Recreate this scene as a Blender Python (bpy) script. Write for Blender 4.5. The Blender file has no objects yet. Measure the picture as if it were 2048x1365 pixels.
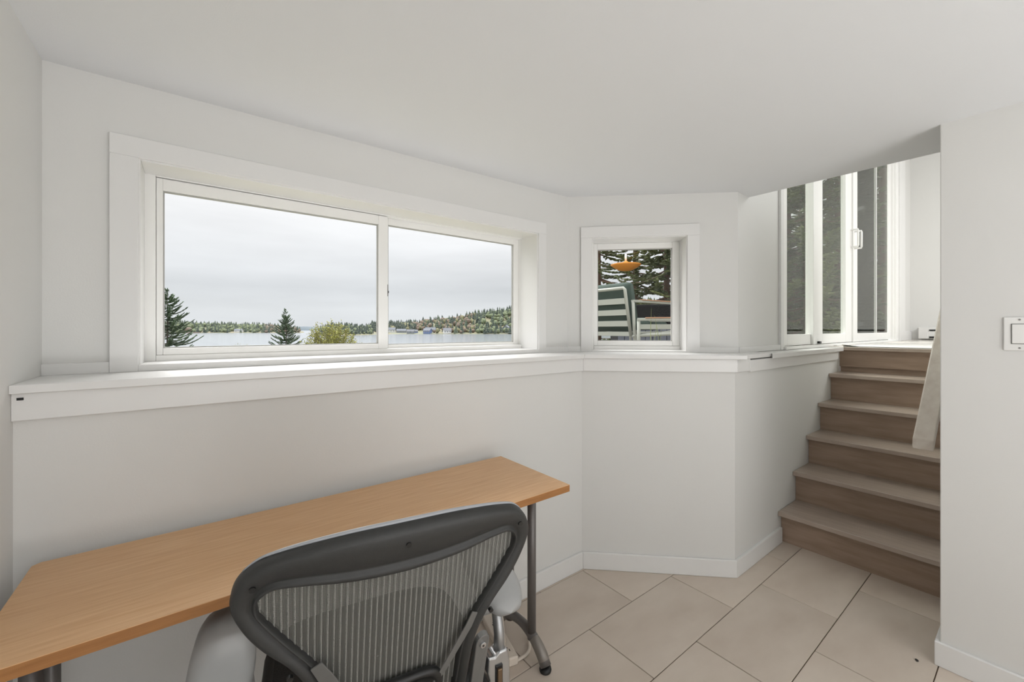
import bpy, bmesh, math, random
import numpy as np
from mathutils import Vector, Matrix

# ------------------------------------------------------------------ camera, sky, light, exposure
SC = bpy.context.scene
COL = SC.collection
EYE = 1.26
cam_d = bpy.data.cameras.new('camera'); cam = bpy.data.objects.new('camera', cam_d); COL.objects.link(cam)
cam_d.sensor_fit = 'HORIZONTAL'; cam_d.sensor_width = 36.0
cam_d.lens = 36.0 * 824.4 / 2048.0
cam_d.shift_y = -23.16 / 2048.0
cam_d.clip_start = 0.02; cam_d.clip_end = 6000
cam.location = (0, 0, EYE); cam.rotation_euler = (math.radians(90), 0, math.radians(-37.5))
SC.camera = cam
SC.view_settings.view_transform = 'Standard'; SC.view_settings.look = 'None'
SC.view_settings.gamma = 1.0; SC.view_settings.use_curve_mapping = False
SC.view_settings.exposure = 0.0

SKY_STRENGTH = 1.0
w = bpy.data.worlds.new('overcast_sky'); SC.world = w; w.use_nodes = True
nt = w.node_tree; nt.nodes.clear()
def N(tree, kind, **kw):
    n = tree.nodes.new(kind)
    for k, v in kw.items():
        if k in n.inputs.keys() if hasattr(n.inputs, 'keys') else False: n.inputs[k].default_value = v
        else: setattr(n, k, v)
    return n
tc = N(nt, 'ShaderNodeTexCoord')
sep = N(nt, 'ShaderNodeSeparateXYZ'); nt.links.new(tc.outputs['Generated'], sep.inputs[0])
ramp = N(nt, 'ShaderNodeValToRGB')          # overcast luminance rises towards the zenith
cr = ramp.color_ramp
cr.elements[0].position = 0.0; cr.elements[0].color = (.735, .765, .79, 1)
cr.elements[1].position = 1.0; cr.elements[1].color = (4.0, 4.03, 4.08, 1)
for p_, c_ in ((.04, (.775, .805, .825, 1)), (.09, (.71, .74, .765, 1)), (.17, (.84, .86, .88, 1)), (.27, (1.02, 1.03, 1.04, 1)), (.5, (2.5, 2.52, 2.55, 1))):
    e_ = cr.elements.new(p_); e_.color = c_
nt.links.new(sep.outputs['Z'], ramp.inputs[0])
mp = N(nt, 'ShaderNodeMapping'); mp.inputs['Scale'].default_value = (1.6, 1.6, 9.0)
nt.links.new(tc.outputs['Generated'], mp.inputs[0])
noi = N(nt, 'ShaderNodeTexNoise'); noi.inputs['Scale'].default_value = 1.5; noi.inputs['Detail'].default_value = 4
nt.links.new(mp.outputs[0], noi.inputs['Vector'])
rng = N(nt, 'ShaderNodeMapRange'); rng.inputs['From Min'].default_value = .25; rng.inputs['From Max'].default_value = .75
rng.inputs['To Min'].default_value = .9; rng.inputs['To Max'].default_value = 1.1
nt.links.new(noi.outputs['Fac'], rng.inputs['Value'])
vm = N(nt, 'ShaderNodeVectorMath', operation='SCALE'); nt.links.new(ramp.outputs[0], vm.inputs[0]); nt.links.new(rng.outputs[0], vm.inputs['Scale'])
bg = N(nt, 'ShaderNodeBackground'); bg.inputs['Strength'].default_value = SKY_STRENGTH
nt.links.new(vm.outputs[0], bg.inputs['Color'])
wo = N(nt, 'ShaderNodeOutputWorld'); nt.links.new(bg.outputs[0], wo.inputs[0])

def area_light(name, loc, target, size, power, color=(1, 1, 1), size_y=None):
    d = bpy.data.lights.new(name, 'AREA'); d.energy = power; d.color = color
    d.shape = 'RECTANGLE'; d.size = size; d.size_y = size_y or size
    o = bpy.data.objects.new(name, d); COL.objects.link(o); o.location = loc
    o.rotation_euler = (Vector(target) - Vector(loc)).to_track_quat('-Z', 'Y').to_euler()
    return o
sun_d = bpy.data.lights.new('veiled_sun', 'SUN'); sun_d.energy = 3.3; sun_d.angle = math.radians(60); sun_d.color = (1, .99, .97)
sun = bpy.data.objects.new('veiled_sun', sun_d); COL.objects.link(sun); sun.location = (0, 0, 30)
sun.rotation_euler = Vector((-.05, -.8, -.95)).to_track_quat('-Z', 'Y').to_euler()      # thin cloud, high over the water
# added fill lights without fixtures, behind the camera and in the upper storey
area_light('room_fill', (.7, -2.2, .45), (.65, -2.05, 2.0), 2.0, 59, (.965, .98, 1), 1.3)
area_light('upstairs_fill', (5.1, -1.3, 3.42), (5.3, -.6, 1.2), 2.6, 115, (.97, .985, 1), 1.6)

# ------------------------------------------------------------------ helpers
def lin(c):
    def f(v):
        v /= 255.0
        return v / 12.92 if v <= .04045 else ((v + .055) / 1.055) ** 2.4
    return (f(c[0]), f(c[1]), f(c[2]), 1)

MATS = {}
def mat(name, rgb, rough=.5, metal=0.0, var=0.0, scale=20.0, stretch=(1, 1, 1), bump=0.0, bscale=None, rgb2=None, spec=.5, objvar=0.0, detail=3, coat=0.0):
    """procedural principled material: base colour with noise variation, optional bump and per-object variation"""
    m = bpy.data.materials.new(name); m.use_nodes = True; t = m.node_tree
    b = t.nodes['Principled BSDF']; b.inputs['Roughness'].default_value = rough; b.inputs['Metallic'].default_value = metal
    b.inputs['Specular IOR Level'].default_value = spec
    b.inputs['Coat Weight'].default_value = coat
    base = lin(rgb); b.inputs['Base Color'].default_value = base
    co = t.nodes.new('ShaderNodeTexCoord'); ma = t.nodes.new('ShaderNodeMapping'); ma.inputs['Scale'].default_value = stretch
    t.links.new(co.outputs['Object'], ma.inputs[0])
    last = None
    if var or rgb2:
        no = t.nodes.new('ShaderNodeTexNoise'); no.inputs['Scale'].default_value = scale; no.inputs['Detail'].default_value = detail
        t.links.new(ma.outputs[0], no.inputs['Vector'])
        mr = t.nodes.new('ShaderNodeMapRange'); mr.inputs['From Min'].default_value = .3; mr.inputs['From Max'].default_value = .7
        t.links.new(no.outputs['Fac'], mr.inputs['Value'])
        mx = t.nodes.new('ShaderNodeMix'); mx.data_type = 'RGBA'
        c2 = lin(rgb2) if rgb2 else tuple(x * (1 - var) for x in base[:3]) + (1,)
        c1 = base if rgb2 else tuple(min(1, x * (1 + var)) for x in base[:3]) + (1,)
        mx.inputs[6].default_value = c1; mx.inputs[7].default_value = c2
        t.links.new(mr.outputs[0], mx.inputs[0]); last = mx.outputs[2]
    if objvar:
        oi = t.nodes.new('ShaderNodeObjectInfo'); hs = t.nodes.new('ShaderNodeHueSaturation')
        if last: t.links.new(last, hs.inputs['Color'])
        else: hs.inputs['Color'].default_value = base
        m2 = t.nodes.new('ShaderNodeMapRange'); m2.inputs['To Min'].default_value = 1 - objvar; m2.inputs['To Max'].default_value = 1 + objvar
        t.links.new(oi.outputs['Random'], m2.inputs['Value']); t.links.new(m2.outputs[0], hs.inputs['Value']); last = hs.outputs[0]
    if last: t.links.new(last, b.inputs['Base Color'])
    if bump:
        n2 = t.nodes.new('ShaderNodeTexNoise'); n2.inputs['Scale'].default_value = bscale or scale * 4; n2.inputs['Detail'].default_value = 4
        t.links.new(ma.outputs[0], n2.inputs['Vector'])
        bu = t.nodes.new('ShaderNodeBump'); bu.inputs['Strength'].default_value = bump; bu.inputs['Distance'].default_value = .01
        t.links.new(n2.outputs['Fac'], bu.inputs['Height']); t.links.new(bu.outputs[0], b.inputs['Normal'])
    MATS[name] = m
    return m

def glass_mat(name, tint=(1, 1, 1), f0=.022, k=1.0):
    m = bpy.data.materials.new(name); m.use_nodes = True; t = m.node_tree; t.nodes.clear()
    g = t.nodes.new('ShaderNodeNewGeometry'); d = t.nodes.new('ShaderNodeVectorMath'); d.operation = 'DOT_PRODUCT'
    t.links.new(g.outputs['Normal'], d.inputs[0]); t.links.new(g.outputs['Incoming'], d.inputs[1])
    a = t.nodes.new('ShaderNodeMath'); a.operation = 'ABSOLUTE'; t.links.new(d.outputs['Value'], a.inputs[0])
    s = t.nodes.new('ShaderNodeMath'); s.operation = 'SUBTRACT'; s.inputs[0].default_value = 1; t.links.new(a.outputs[0], s.inputs[1])
    p = t.nodes.new('ShaderNodeMath'); p.operation = 'POWER'; p.inputs[1].default_value = 5; t.links.new(s.outputs[0], p.inputs[0])
    q = t.nodes.new('ShaderNodeMath'); q.operation = 'MULTIPLY_ADD'; q.inputs[1].default_value = (1 - f0) * k; q.inputs[2].default_value = f0
    t.links.new(p.outputs[0], q.inputs[0])
    tr = t.nodes.new('ShaderNodeBsdfTransparent'); tr.inputs[0].default_value = (*tint, 1)
    gl = t.nodes.new('ShaderNodeBsdfGlossy'); gl.inputs['Roughness'].default_value = 0.0
    mx = t.nodes.new('ShaderNodeMixShader'); t.links.new(q.outputs[0], mx.inputs[0]); t.links.new(tr.outputs[0], mx.inputs[1]); t.links.new(gl.outputs[0], mx.inputs[2])
    o = t.nodes.new('ShaderNodeOutputMaterial'); t.links.new(mx.outputs[0], o.inputs[0])
    MATS[name] = m
    return m

def screen_mat(name, rgb, cover):
    """insect screen: fine weave seen as a partly see-through dark sheet"""
    m = bpy.data.materials.new(name); m.use_nodes = True; t = m.node_tree; t.nodes.clear()
    tr = t.nodes.new('ShaderNodeBsdfTransparent'); df = t.nodes.new('ShaderNodeBsdfDiffuse'); df.inputs[0].default_value = lin(rgb)
    mx = t.nodes.new('ShaderNodeMixShader'); mx.inputs[0].default_value = cover
    t.links.new(tr.outputs[0], mx.inputs[1]); t.links.new(df.outputs[0], mx.inputs[2])
    o = t.nodes.new('ShaderNodeOutputMaterial'); t.links.new(mx.outputs[0], o.inputs[0])
    MATS[name] = m
    return m

class MB:
    """collects shapes and links them as one mesh object"""
    def __init__(self): self.v = []; self.f = []
    def add(self, verts, faces):
        o = len(self.v); self.v += [tuple(p) for p in verts]; self.f += [tuple(i + o for i in f) for f in faces]; return self
    def box(self, x0, x1, y0, y1, z0, z1):
        v = [(x0, y0, z0), (x1, y0, z0), (x1, y1, z0), (x0, y1, z0), (x0, y0, z1), (x1, y0, z1), (x1, y1, z1), (x0, y1, z1)]
        return self.add(v, [(0, 3, 2, 1), (4, 5, 6, 7), (0, 1, 5, 4), (1, 2, 6, 5), (2, 3, 7, 6), (3, 0, 4, 7)])
    def prism(self, poly, z0, z1, zt=None):
        n = len(poly)
        v = [(p[0], p[1], z0) for p in poly] + [(p[0], p[1], z1) for p in poly]
        f = [tuple(reversed(range(n))), tuple(range(n, 2 * n))] + [(i, (i + 1) % n, n + (i + 1) % n, n + i) for i in range(n)]
        return self.add(v, f)
    def ring(self, o, i, y0, y1):
        """rectangular frame in x,z between rect o and rect i (x0,x1,z0,z1), thick y0..y1"""
        self.box(o[0], i[0], y0, y1, o[2], o[3]); self.box(i[1], o[1], y0, y1, o[2], o[3])
        self.box(i[0], i[1], y0, y1, o[2], i[2]); self.box(i[0], i[1], y0, y1, i[3], o[3]); return self
    def tube(self, path, r, n=10, cap=True):
        path = [Vector(p) for p in path]; rs = r if isinstance(r, (list, tuple)) else [r] * len(path)
        base = len(self.v); up = None
        for k, p in enumerate(path):
            d = (path[min(k + 1, len(path) - 1)] - path[max(k - 1, 0)]).normalized()
            if up is None:
                up = Vector((0, 0, 1)) if abs(d.z) < .9 else Vector((1, 0, 0))
            a = (up - d * up.dot(d)).normalized(); up = a; b = d.cross(a)
            for j in range(n):
                t = 2 * math.pi * j / n
                self.v.append(tuple(p + (a * math.cos(t) + b * math.sin(t)) * rs[k]))
        for k in range(len(path) - 1):
            for j in range(n):
                a0 = base + k * n + j; a1 = base + k * n + (j + 1) % n
                self.f.append((a0, a1, a1 + n, a0 + n))
        if cap:
            self.f.append(tuple(base + j for j in reversed(range(n)))); e = base + (len(path) - 1) * n
            self.f.append(tuple(e + j for j in range(n)))
        return self
    def lathe(self, prof, c=(0, 0, 0), n=24):
        base = len(self.v)
        for r, z in prof:
            for j in range(n):
                t = 2 * math.pi * j / n; self.v.append((c[0] + r * math.cos(t), c[1] + r * math.sin(t), c[2] + z))
        for k in range(len(prof) - 1):
            for j in range(n):
                a0 = base + k * n + j; a1 = base + k * n + (j + 1) % n
                self.f.append((a0, a1, a1 + n, a0 + n))
        self.f.append(tuple(base + j for j in reversed(range(n)))); e = base + (len(prof) - 1) * n
        self.f.append(tuple(e + j for j in range(n)))
        return self
    def grid(self, rows, close_u=False, close_v=False):
        base = len(self.v); nu = len(rows); nv = len(rows[0])
        for r in rows: self.v += [tuple(p) for p in r]
        for i in range(nu if close_u else nu - 1):
            for j in range(nv if close_v else nv - 1):
                i2 = (i + 1) % nu; j2 = (j + 1) % nv
                self.f.append((base + i * nv + j, base + i * nv + j2, base + i2 * nv + j2, base + i2 * nv + j))
        return self
    def xf(self, M):
        self.v = [tuple(M @ Vector(p)) for p in self.v]; return self
    def build(self, name, m=None, parent=None, smooth=False, bevel=0.0, seg=2, sub=0, kind=None, weld=False, fix=True):
        me = bpy.data.meshes.new(name); me.from_pydata(self.v, [], self.f)
        if bevel or weld or fix:
            bm = bmesh.new(); bm.from_mesh(me)
            if weld: bmesh.ops.remove_doubles(bm, verts=bm.verts, dist=1e-5)
            if fix: bmesh.ops.recalc_face_normals(bm, faces=bm.faces)
            if bevel:
                ed = [e for e in bm.edges if len(e.link_faces) == 2 and e.calc_face_angle(0) > .5]
                bmesh.ops.bevel(bm, geom=ed, offset=bevel, segments=seg, profile=.5, affect='EDGES', clamp_overlap=True)
            bm.to_mesh(me); bm.free()
        o = bpy.data.objects.new(name, me); COL.objects.link(o)
        if m: me.materials.append(m)
        if smooth: me.shade_smooth() if hasattr(me, 'shade_smooth') else None
        if bevel and not smooth:
            me.shade_auto_smooth() if hasattr(me, 'shade_auto_smooth') else None
        if sub:
            s = o.modifiers.new('subdivision', 'SUBSURF'); s.levels = sub; s.render_levels = sub
        if parent: o.parent = parent
        if kind: o['kind'] = kind
        return o

def empty(name, loc=(0, 0, 0), rz=0.0, kind=None):
    o = bpy.data.objects.new(name, None); COL.objects.link(o); o.location = loc; o.rotation_euler = (0, 0, rz)
    o.empty_display_size = .1
    if kind: o['kind'] = kind
    return o
def tag(o, label, cat, group=None):
    o['label'] = label; o['category'] = cat
    if group: o['group'] = group
    return o
def link_copy(o, parent=None):
    c = o.copy(); COL.objects.link(c); c.parent = parent; return c
def copy_tree(o, parent=None):
    c = link_copy(o, parent)
    for ch in list(o.children): copy_tree(ch, c)
    return c

# ------------------------------------------------------------------ materials
M_wall = mat('wall_paint', (230, 229, 226), .6, bump=.05, bscale=260, spec=.3)
M_ceil = mat('ceiling_paint', (237, 238, 239), .7, bump=.04, bscale=300, spec=.2)
M_trim = mat('trim_paint', (236, 235, 233), .35)
M_vinyl = mat('white_vinyl', (247, 246, 243), .3)
M_dark = mat('black_gap', (22, 22, 22), .7)
M_tile = mat('beige_tile', (218, 205, 191), .38, rgb2=(201, 186, 171), scale=2.6, stretch=(1, 2.2, 1), objvar=.05, detail=6, bump=.03, bscale=40)
M_grout = mat('brown_grout', (92, 74, 58), .8)
M_tread = mat('greige_tread', (190, 175, 162), .28, rgb2=(172, 156, 143), scale=7, stretch=(6, .6, 1), detail=6, bump=.05, bscale=50)
M_riser = mat('brown_riser', (176, 153, 135), .42, rgb2=(155, 133, 115), scale=6, stretch=(1, .7, 7), detail=6, bump=.05, bscale=40, objvar=.04)
M_rail = mat('greige_rail', (226, 217, 205), .35, rgb2=(212, 200, 187), scale=8, stretch=(.6, 4, 4), detail=5)
M_beech = mat('beech_laminate', (230, 188, 142), .36, rgb2=(216, 168, 120), scale=9, stretch=(.9, 14, 14), detail=8, bump=.03, bscale=60)
M_beech_edge = mat('beech_edge', (178, 124, 72), .4, rgb2=(160, 108, 60), scale=12, stretch=(1, 10, 10), detail=6)
M_steel = mat('grey_steel', (112, 108, 106), .38, metal=.35)
M_toe = mat('warm_grey_toe', (140, 134, 127), .35, metal=.3)
M_plas = mat('dark_grey_plastic', (50, 50, 49), .5, var=.06, scale=90, bump=.06, bscale=500)
M_black = mat('black_plastic', (30, 30, 30), .4)
M_strand_l = mat('light_mesh_thread', (150, 149, 143), .55, bump=.6, bscale=420)
M_strand_d = mat('dark_mesh_thread', (104, 103, 98), .6)
M_seatmesh = mat('dark_mesh_weave', (62, 61, 59), .7, var=.3, scale=300)
M_pad = mat('silver_grey_vinyl', (166, 166, 165), .36, var=.04, scale=12)
M_alu = mat('polished_aluminium', (205, 206, 208), .16, metal=1.0)
M_bright = mat('brushed_aluminium', (186, 187, 188), .26, metal=.9)
M_satin = mat('satin_aluminium', (168, 169, 170), .38, metal=.85)
M_link = mat('grey_bracket', (120, 119, 117), .42, metal=.3)
M_strap = mat('grey_strap', (104, 103, 100), .45)
M_bronze = mat('bronze_strip', (120, 100, 78), .35, metal=.6)
M_cord = mat('white_cord', (226, 214, 200), .45)
M_heater = mat('white_enamel', (238, 237, 234), .35)
M_glass = glass_mat('window_glass', (1, 1, 1), .007, .6)
M_dglass = glass_mat('door_glass', (.88, .90, .87), .012, .6)
M_screen = screen_mat('insect_screen', (46, 45, 44), .62)

# ------------------------------------------------------------------ floor of single tiles
def setting(o): o['kind'] = 'structure'; return o
floor = setting(MB().box(-.5, 3.2, -3.2, 1.75, -.12, -.004).build('floor', M_grout))
rng_ = random.Random(4)
P_ = .308; L_ = .612; g_ = .0016
tile_meshes = {}
for r in range(-11, 5):
    y0 = .252 + r * P_; y1 = y0 + P_
    off = 1.312 if r % 2 == 0 else 1.604
    # rows (from the long wall): 1.177-1.487 joints 1.312; .87-1.177 joints 1.604
    k0 = -4
    for k in range(k0, 4):
        x0 = off + k * L_; x1 = x0 + L_
        if x1 < -.42 or x0 > 2.85: continue
        x0c, x1c = max(x0, -.42), min(x1, 2.85)
        key = (round(x1c - x0c, 3),)
        ox = x0c
        mb = MB().box(g_, x1c - x0c - g_, g_, P_ - g_, -.012, 0)
        if key not in tile_meshes:
            t_ = mb.build('tile', M_tile, floor, bevel=.0012, seg=1); tile_meshes[key] = t_
        else:
            t_ = link_copy(tile_meshes[key], floor)
        t_.location = (ox, y0, rng_.uniform(-.0004, .0004))
strip = MB().box(-.346, 1.62, 1.488, 1.52, -.02, 0).build('tile_edge', M_tile, floor)

# ------------------------------------------------------------------ walls, ledge, ceiling
XL = -.346
A1 = Vector((1.620, 1.505)); B1 = Vector((2.178, .974)); A2 = Vector((1.746, 1.74)); B2 = Vector((2.420, 1.066))
Zs = 1.129                                   # top of the ledge
setting(MB().box(XL - .12, XL, -3.1, 2.0, -.1, 2.4).build('wall_left', M_wall))
setting(MB().prism([(XL, 1.505), (A1.x, 1.505), (A1.x + .2, 1.9), (XL, 1.9)], -.1, 1.108).build('wall_window_lower', M_wall))
setting(MB().prism([(A1.x, A1.y), (B1.x, B1.y), (B1.x + .22, 1.3), (1.82, 1.9)], -.1, 1.108).build('wall_bay_lower', M_wall))
setting(MB().prism([(B1.x, B1.y), (3.90, .974), (3.90, 1.3), (B1.x + .22, 1.3)], -.1, 1.100).build('wall_stair_lower', M_wall))

def wall_with_opening(name, P, Q, th, z0, z1, op, e0=0, e1=0):
    """upper wall from P to Q (inner face), outwards to the left; one rectangular opening op=(s0,s1,z0,z1)"""
    d = Q - P; L = d.length; a = math.atan2(d.y, d.x)
    mb = MB()
    s0, s1, a0, a1 = op
    mb.box(-e0, s0, 0, th, z0, z1); mb.box(s1, L + e1, 0, th, z0, z1); mb.box(s0, s1, 0, th, z0, a0); mb.box(s0, s1, 0, th, a1, z1)
    o = setting(mb.build(name, M_wall)); o.location = (P.x, P.y, 0); o.rotation_euler = (0, 0, a); return o
W1 = Vector((XL, 1.74))
wall_with_opening('wall_window_upper', W1, A2, .2, 1.06, 2.4, (-.15 - XL, 1.525 - XL, 1.140, 1.806), 0, .12)
wall_with_opening('wall_bay_upper', A2, B2, .2, 1.06, 2.4, (.138, .684, 1.130, 1.803), .1, 0)
wall_with_opening('wall_door_upper', B2, Vector((7.15, 1.066)), .06, 1.06, 3.6, (3.06 - B2.x, 6.54 - B2.x, 1.10, 3.22), 0, .2)

# ledge boards and the apron boards below them
def setb(mb, name, bevel=.002): return setting(mb.build(name, M_trim, bevel=bevel))
k45 = .0305
bd = (B1 - A1).normalized(); bn = Vector((bd.y, -bd.x))     # into the room
bn = bn if bn.dot(Vector((-1, -1))) > 0 else -bn
def inter(p, d, q, e):
    den = d.x * e.y - d.y * e.x; t = ((q.x - p.x) * e.y - (q.y - p.y) * e.x) / den; return p + d * t
def offs(dist):
    a = inter(Vector((0, 1.505 - dist)), Vector((1, 0)), A1 + bn * dist, bd)
    b = inter(A1 + bn * dist, bd, Vector((0, .974 - dist)), Vector((1, 0)))
    return a, b
na, nb = offs(.031)
setb(MB().prism([(XL, na.y), (na.x, na.y), (A2.x, 1.742), (XL, 1.742)], 1.108, Zs), 'trim_1')
nb2 = na + (nb - na) * 1.0 + bd * .035
setb(MB().prism([(na.x, na.y), (nb2.x, nb2.y), (B2.x, 1.068), (A2.x, 1.742)], 1.108, Zs), 'trim_2')
setb(MB().prism([(nb.x + .012, .952), (2.60, .952), (2.60, 1.068), (B2.x, 1.068)], 1.106, Zs - .0006), 'trim_3')
setb(MB().prism([(2.545, .936), (3.845, .936), (3.845, 1.07), (2.60, 1.07), (2.60, .968)], 1.098, 1.1255), 'trim_4')
aa, ab = offs(.016)
setb(MB().prism([(XL, 1.489), (aa.x, aa.y), (A1.x, A1.y), (XL, 1.506)], 1.042, 1.108), 'trim_5')
setb(MB().prism([(aa.x, aa.y), (ab.x, ab.y), (B1.x, B1.y), (A1.x, A1.y)], 1.042, 1.108), 'trim_6')
setb(MB().prism([(ab.x, ab.y), (2.32, ab.y), (2.32, .975), (B1.x, B1.y)], 1.042, 1.106), 'trim_7')
setb(MB().prism([(2.32, .956), (3.80, .956), (3.80, .975), (2.32, .975)], 1.036, 1.099), 'trim_8')

MB().box(-.0055, .0055, -.0015, .002, -.003, .003).build('chip', M_dark, bpy.data.objects['trim_5']).location = (-.331, 1.489, 1.0945)
# baseboards
ba, bb = offs(.014)
setb(MB().prism([(XL, 1.491), (ba.x, ba.y), (A1.x, A1.y), (XL, 1.506)], 0, .089), 'baseboard_window', .003)
setb(MB().prism([(ba.x, ba.y), (bb.x, bb.y), (B1.x, B1.y), (A1.x, A1.y)], 0, .089), 'baseboard_bay', .003)
setb(MB().prism([(bb.x, bb.y), (2.755, bb.y), (2.755, .975), (B1.x, B1.y)], 0, .089), 'baseboard_stair', .003)
setb(MB().box(XL, XL + .014, -3, 1.49, 0, .089), 'baseboard_left', .003)
# low upstand boards along the ledge
setb(MB().box(XL, -.207, 1.728, 1.741, Zs, 1.162).xf(Matrix.Identity(4)), 'baseboard_ledge_left', .001)
setb(MB().prism([(1.566, 1.728), (1.741, 1.728), (1.746, 1.741), (1.566, 1.741)], Zs, 1.160), 'baseboard_ledge_corner', .001)
ub = MB().box(0, .082, -.012, .001, Zs, 1.161); ub.box(.745, .9531, -.012, .001, Zs, 1.159)
o = setb(ub, 'baseboard_ledge_bay', .001); o.location = (A2.x, A2.y, 0); o.rotation_euler = (0, 0, math.radians(-45))
setb(MB().box(B2.x, 3.035, 1.054, 1.067, Zs - .001, 1.161), 'baseboard_ledge_door', .001)

# right wall (its end face runs on as the stair well wall) with baseboard
setting(MB().box(2.215, 4.0, -3.1, .249, -.1, 2.4).build('wall_right', M_wall, bevel=.003))
setb(MB().prism([(2.201, -3.1), (2.215, -3.1), (2.215, .249), (2.72, .249), (2.72, .263), (2.201, .263)], 0, .090), 'baseboard_right', .003)
setting(MB().box(XL - .12, 2.3, -3.22, -3.1, -.1, 2.4).build('wall_rear', M_wall))

# ceiling over the lower room, its edge above the stairs, and the upper storey shell
ce = [(XL - .1, -3.15, 2.02), (2.56, -3.15, 2.02), (2.56, .249, 2.029), (2.56, 1.08, 2.031), (2.42, 1.08, 2.034), (1.77, 1.78, 2.046), (XL - .1, 1.78, 2.0245)]
top = [(p[0], p[1], 2.36) for p in ce]
n = len(ce)
mb = MB().add(ce + top, [(0, i, i + 1) for i in range(1, n - 1)] + [tuple(reversed(range(n, 2 * n)))] + [(i, (i + 1) % n, n + (i + 1) % n, n + i) for i in range(n)])
setting(mb.build('ceiling', M_ceil))
setting(MB().box(2.46, 2.56, -3.1, 1.066, 2.36, 3.6).build('wall_header', M_wall))
setting(MB().box(2.4, 7.4, -3.3, 1.4, 3.5, 3.62).build('ceiling_upstairs', M_ceil))
setting(MB().box(7.15, 7.3, -3.3, 1.2, 1.0, 3.6).build('wall_end', M_wall))
setting(MB().box(2.4, 7.3, -3.3, -3.15, 1.0, 3.6).build('wall_upstairs', M_wall))
setting(MB().box(3.90, 7.2, -3.2, 1.10, .98, 1.104).build('floor_upstairs', M_riser))
setting(MB().box(3.872, 7.2, -3.2, 1.066, 1.104, 1.129).build('floor_landing', mat('pale_landing_boards', (228, 223, 216), .2, rgb2=(216, 209, 200), scale=5, stretch=(.6, 5, 1)), bevel=.004))
setb(MB().box(6.56, 7.15, 1.052, 1.067, Zs, 1.24), 'baseboard_upstairs', .003)

# ------------------------------------------------------------------ windows
def window(idx, loc, rz, co, ci, fo, sashes, handle=None):
    """local frame: x along the wall, y outwards, z up; rects are x0,x1,z0,z1"""
    w_ = empty('window_%d' % idx, loc, rz, 'structure')
    t = .016
    c = MB(); c.box(co[0], co[1], -t, 0, ci[3], co[3]).build('casing_board', M_trim, w_, bevel=.0015)
    MB().box(co[0], ci[0], -t, 0, co[2], ci[3]).build('casing_board', M_trim, w_, bevel=.0015)
    MB().box(ci[1], co[1], -t, 0, co[2], ci[3]).build('casing_board', M_trim, w_, bevel=.0015)
    MB().box(ci[0], ci[1], -t, 0, co[2], ci[2]).build('casing_board', M_trim, w_, bevel=.0015)
    j = .005
    MB().ring((ci[0] - .012, ci[1] + .012, ci[2] - .012, ci[3] + .012), (ci[0] + j, ci[1] - j, ci[2] + .001, ci[3] - j), -.006, .145).build('jamb', M_trim, w_, bevel=.0015)
    fi = fo[1]
    MB().ring(fo[0], fi, fo[2], .2).build('window_frame', M_vinyl, w_, bevel=.002)
    # thin stop bead inside the frame
    MB().ring((fi[0] - .006, fi[1] + .006, fi[2] - .006, fi[3] + .006), (fi[0] + .001, fi[1] - .001, fi[2] + .001, fi[3] - .001), fo[2] + .012, .19).build('frame_bead', M_vinyl, w_, bevel=.001)
    for so, sg, y0, y1 in sashes:
        s = MB().ring(so, sg, y0, y1).build('sash', M_vinyl, w_, bevel=.002)
        MB().ring((sg[0] - .001, sg[1] + .001, sg[2] - .001, sg[3] + .001), (sg[0] + .004, sg[1] - .004, sg[2] + .004, sg[3] - .004), y0 + .008, y1 - .004).build('glazing_bead', mat('grey_gasket', (176, 175, 171), .5) if 'grey_gasket' not in MATS else MATS['grey_gasket'], s)
        ym = (y0 + y1) / 2 + .004
        MB().box(sg[0] - .004, sg[1] + .004, ym, ym + .003, sg[2] - .004, sg[3] + .004).build('pane', M_glass, s)
    return w_
w1 = window(1, (0, 1.74, 0), 0, (-.207, 1.566, Zs, 1.858), (-.142, 1.512, 1.1495, 1.795),
       ((-.142, 1.512, 1.1495, 1.795), (-.109, 1.508, 1.171, 1.787), .130),
       [((-.108, .708, 1.1712, 1.784), (-.0905, .666, 1.1945, 1.7435), .133, .157),
        ((.68, 1.5075, 1.1712, 1.7865), (.722, 1.474, 1.187, 1.756), .162, .186)])
lt = MB().box(.7085, .7125, .138, .150, 1.415, 1.47); lt.box(.7125, .716, .136, .15, 1.43, 1.44)
lt.build('latch', M_steel, w1, bevel=.001)
window(2, (A2.x, A2.y, 0), math.radians(-45), (.081, .745, Zs, 1.861), (.145, .678, 1.137, 1.796),
       ((.145, .678, 1.137, 1.796), (.163, .668, 1.160, 1.787), .105),
       [((.1635, .6675, 1.1605, 1.7865), (.186, .627, 1.1895, 1.7505), .112, .142)])

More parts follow.
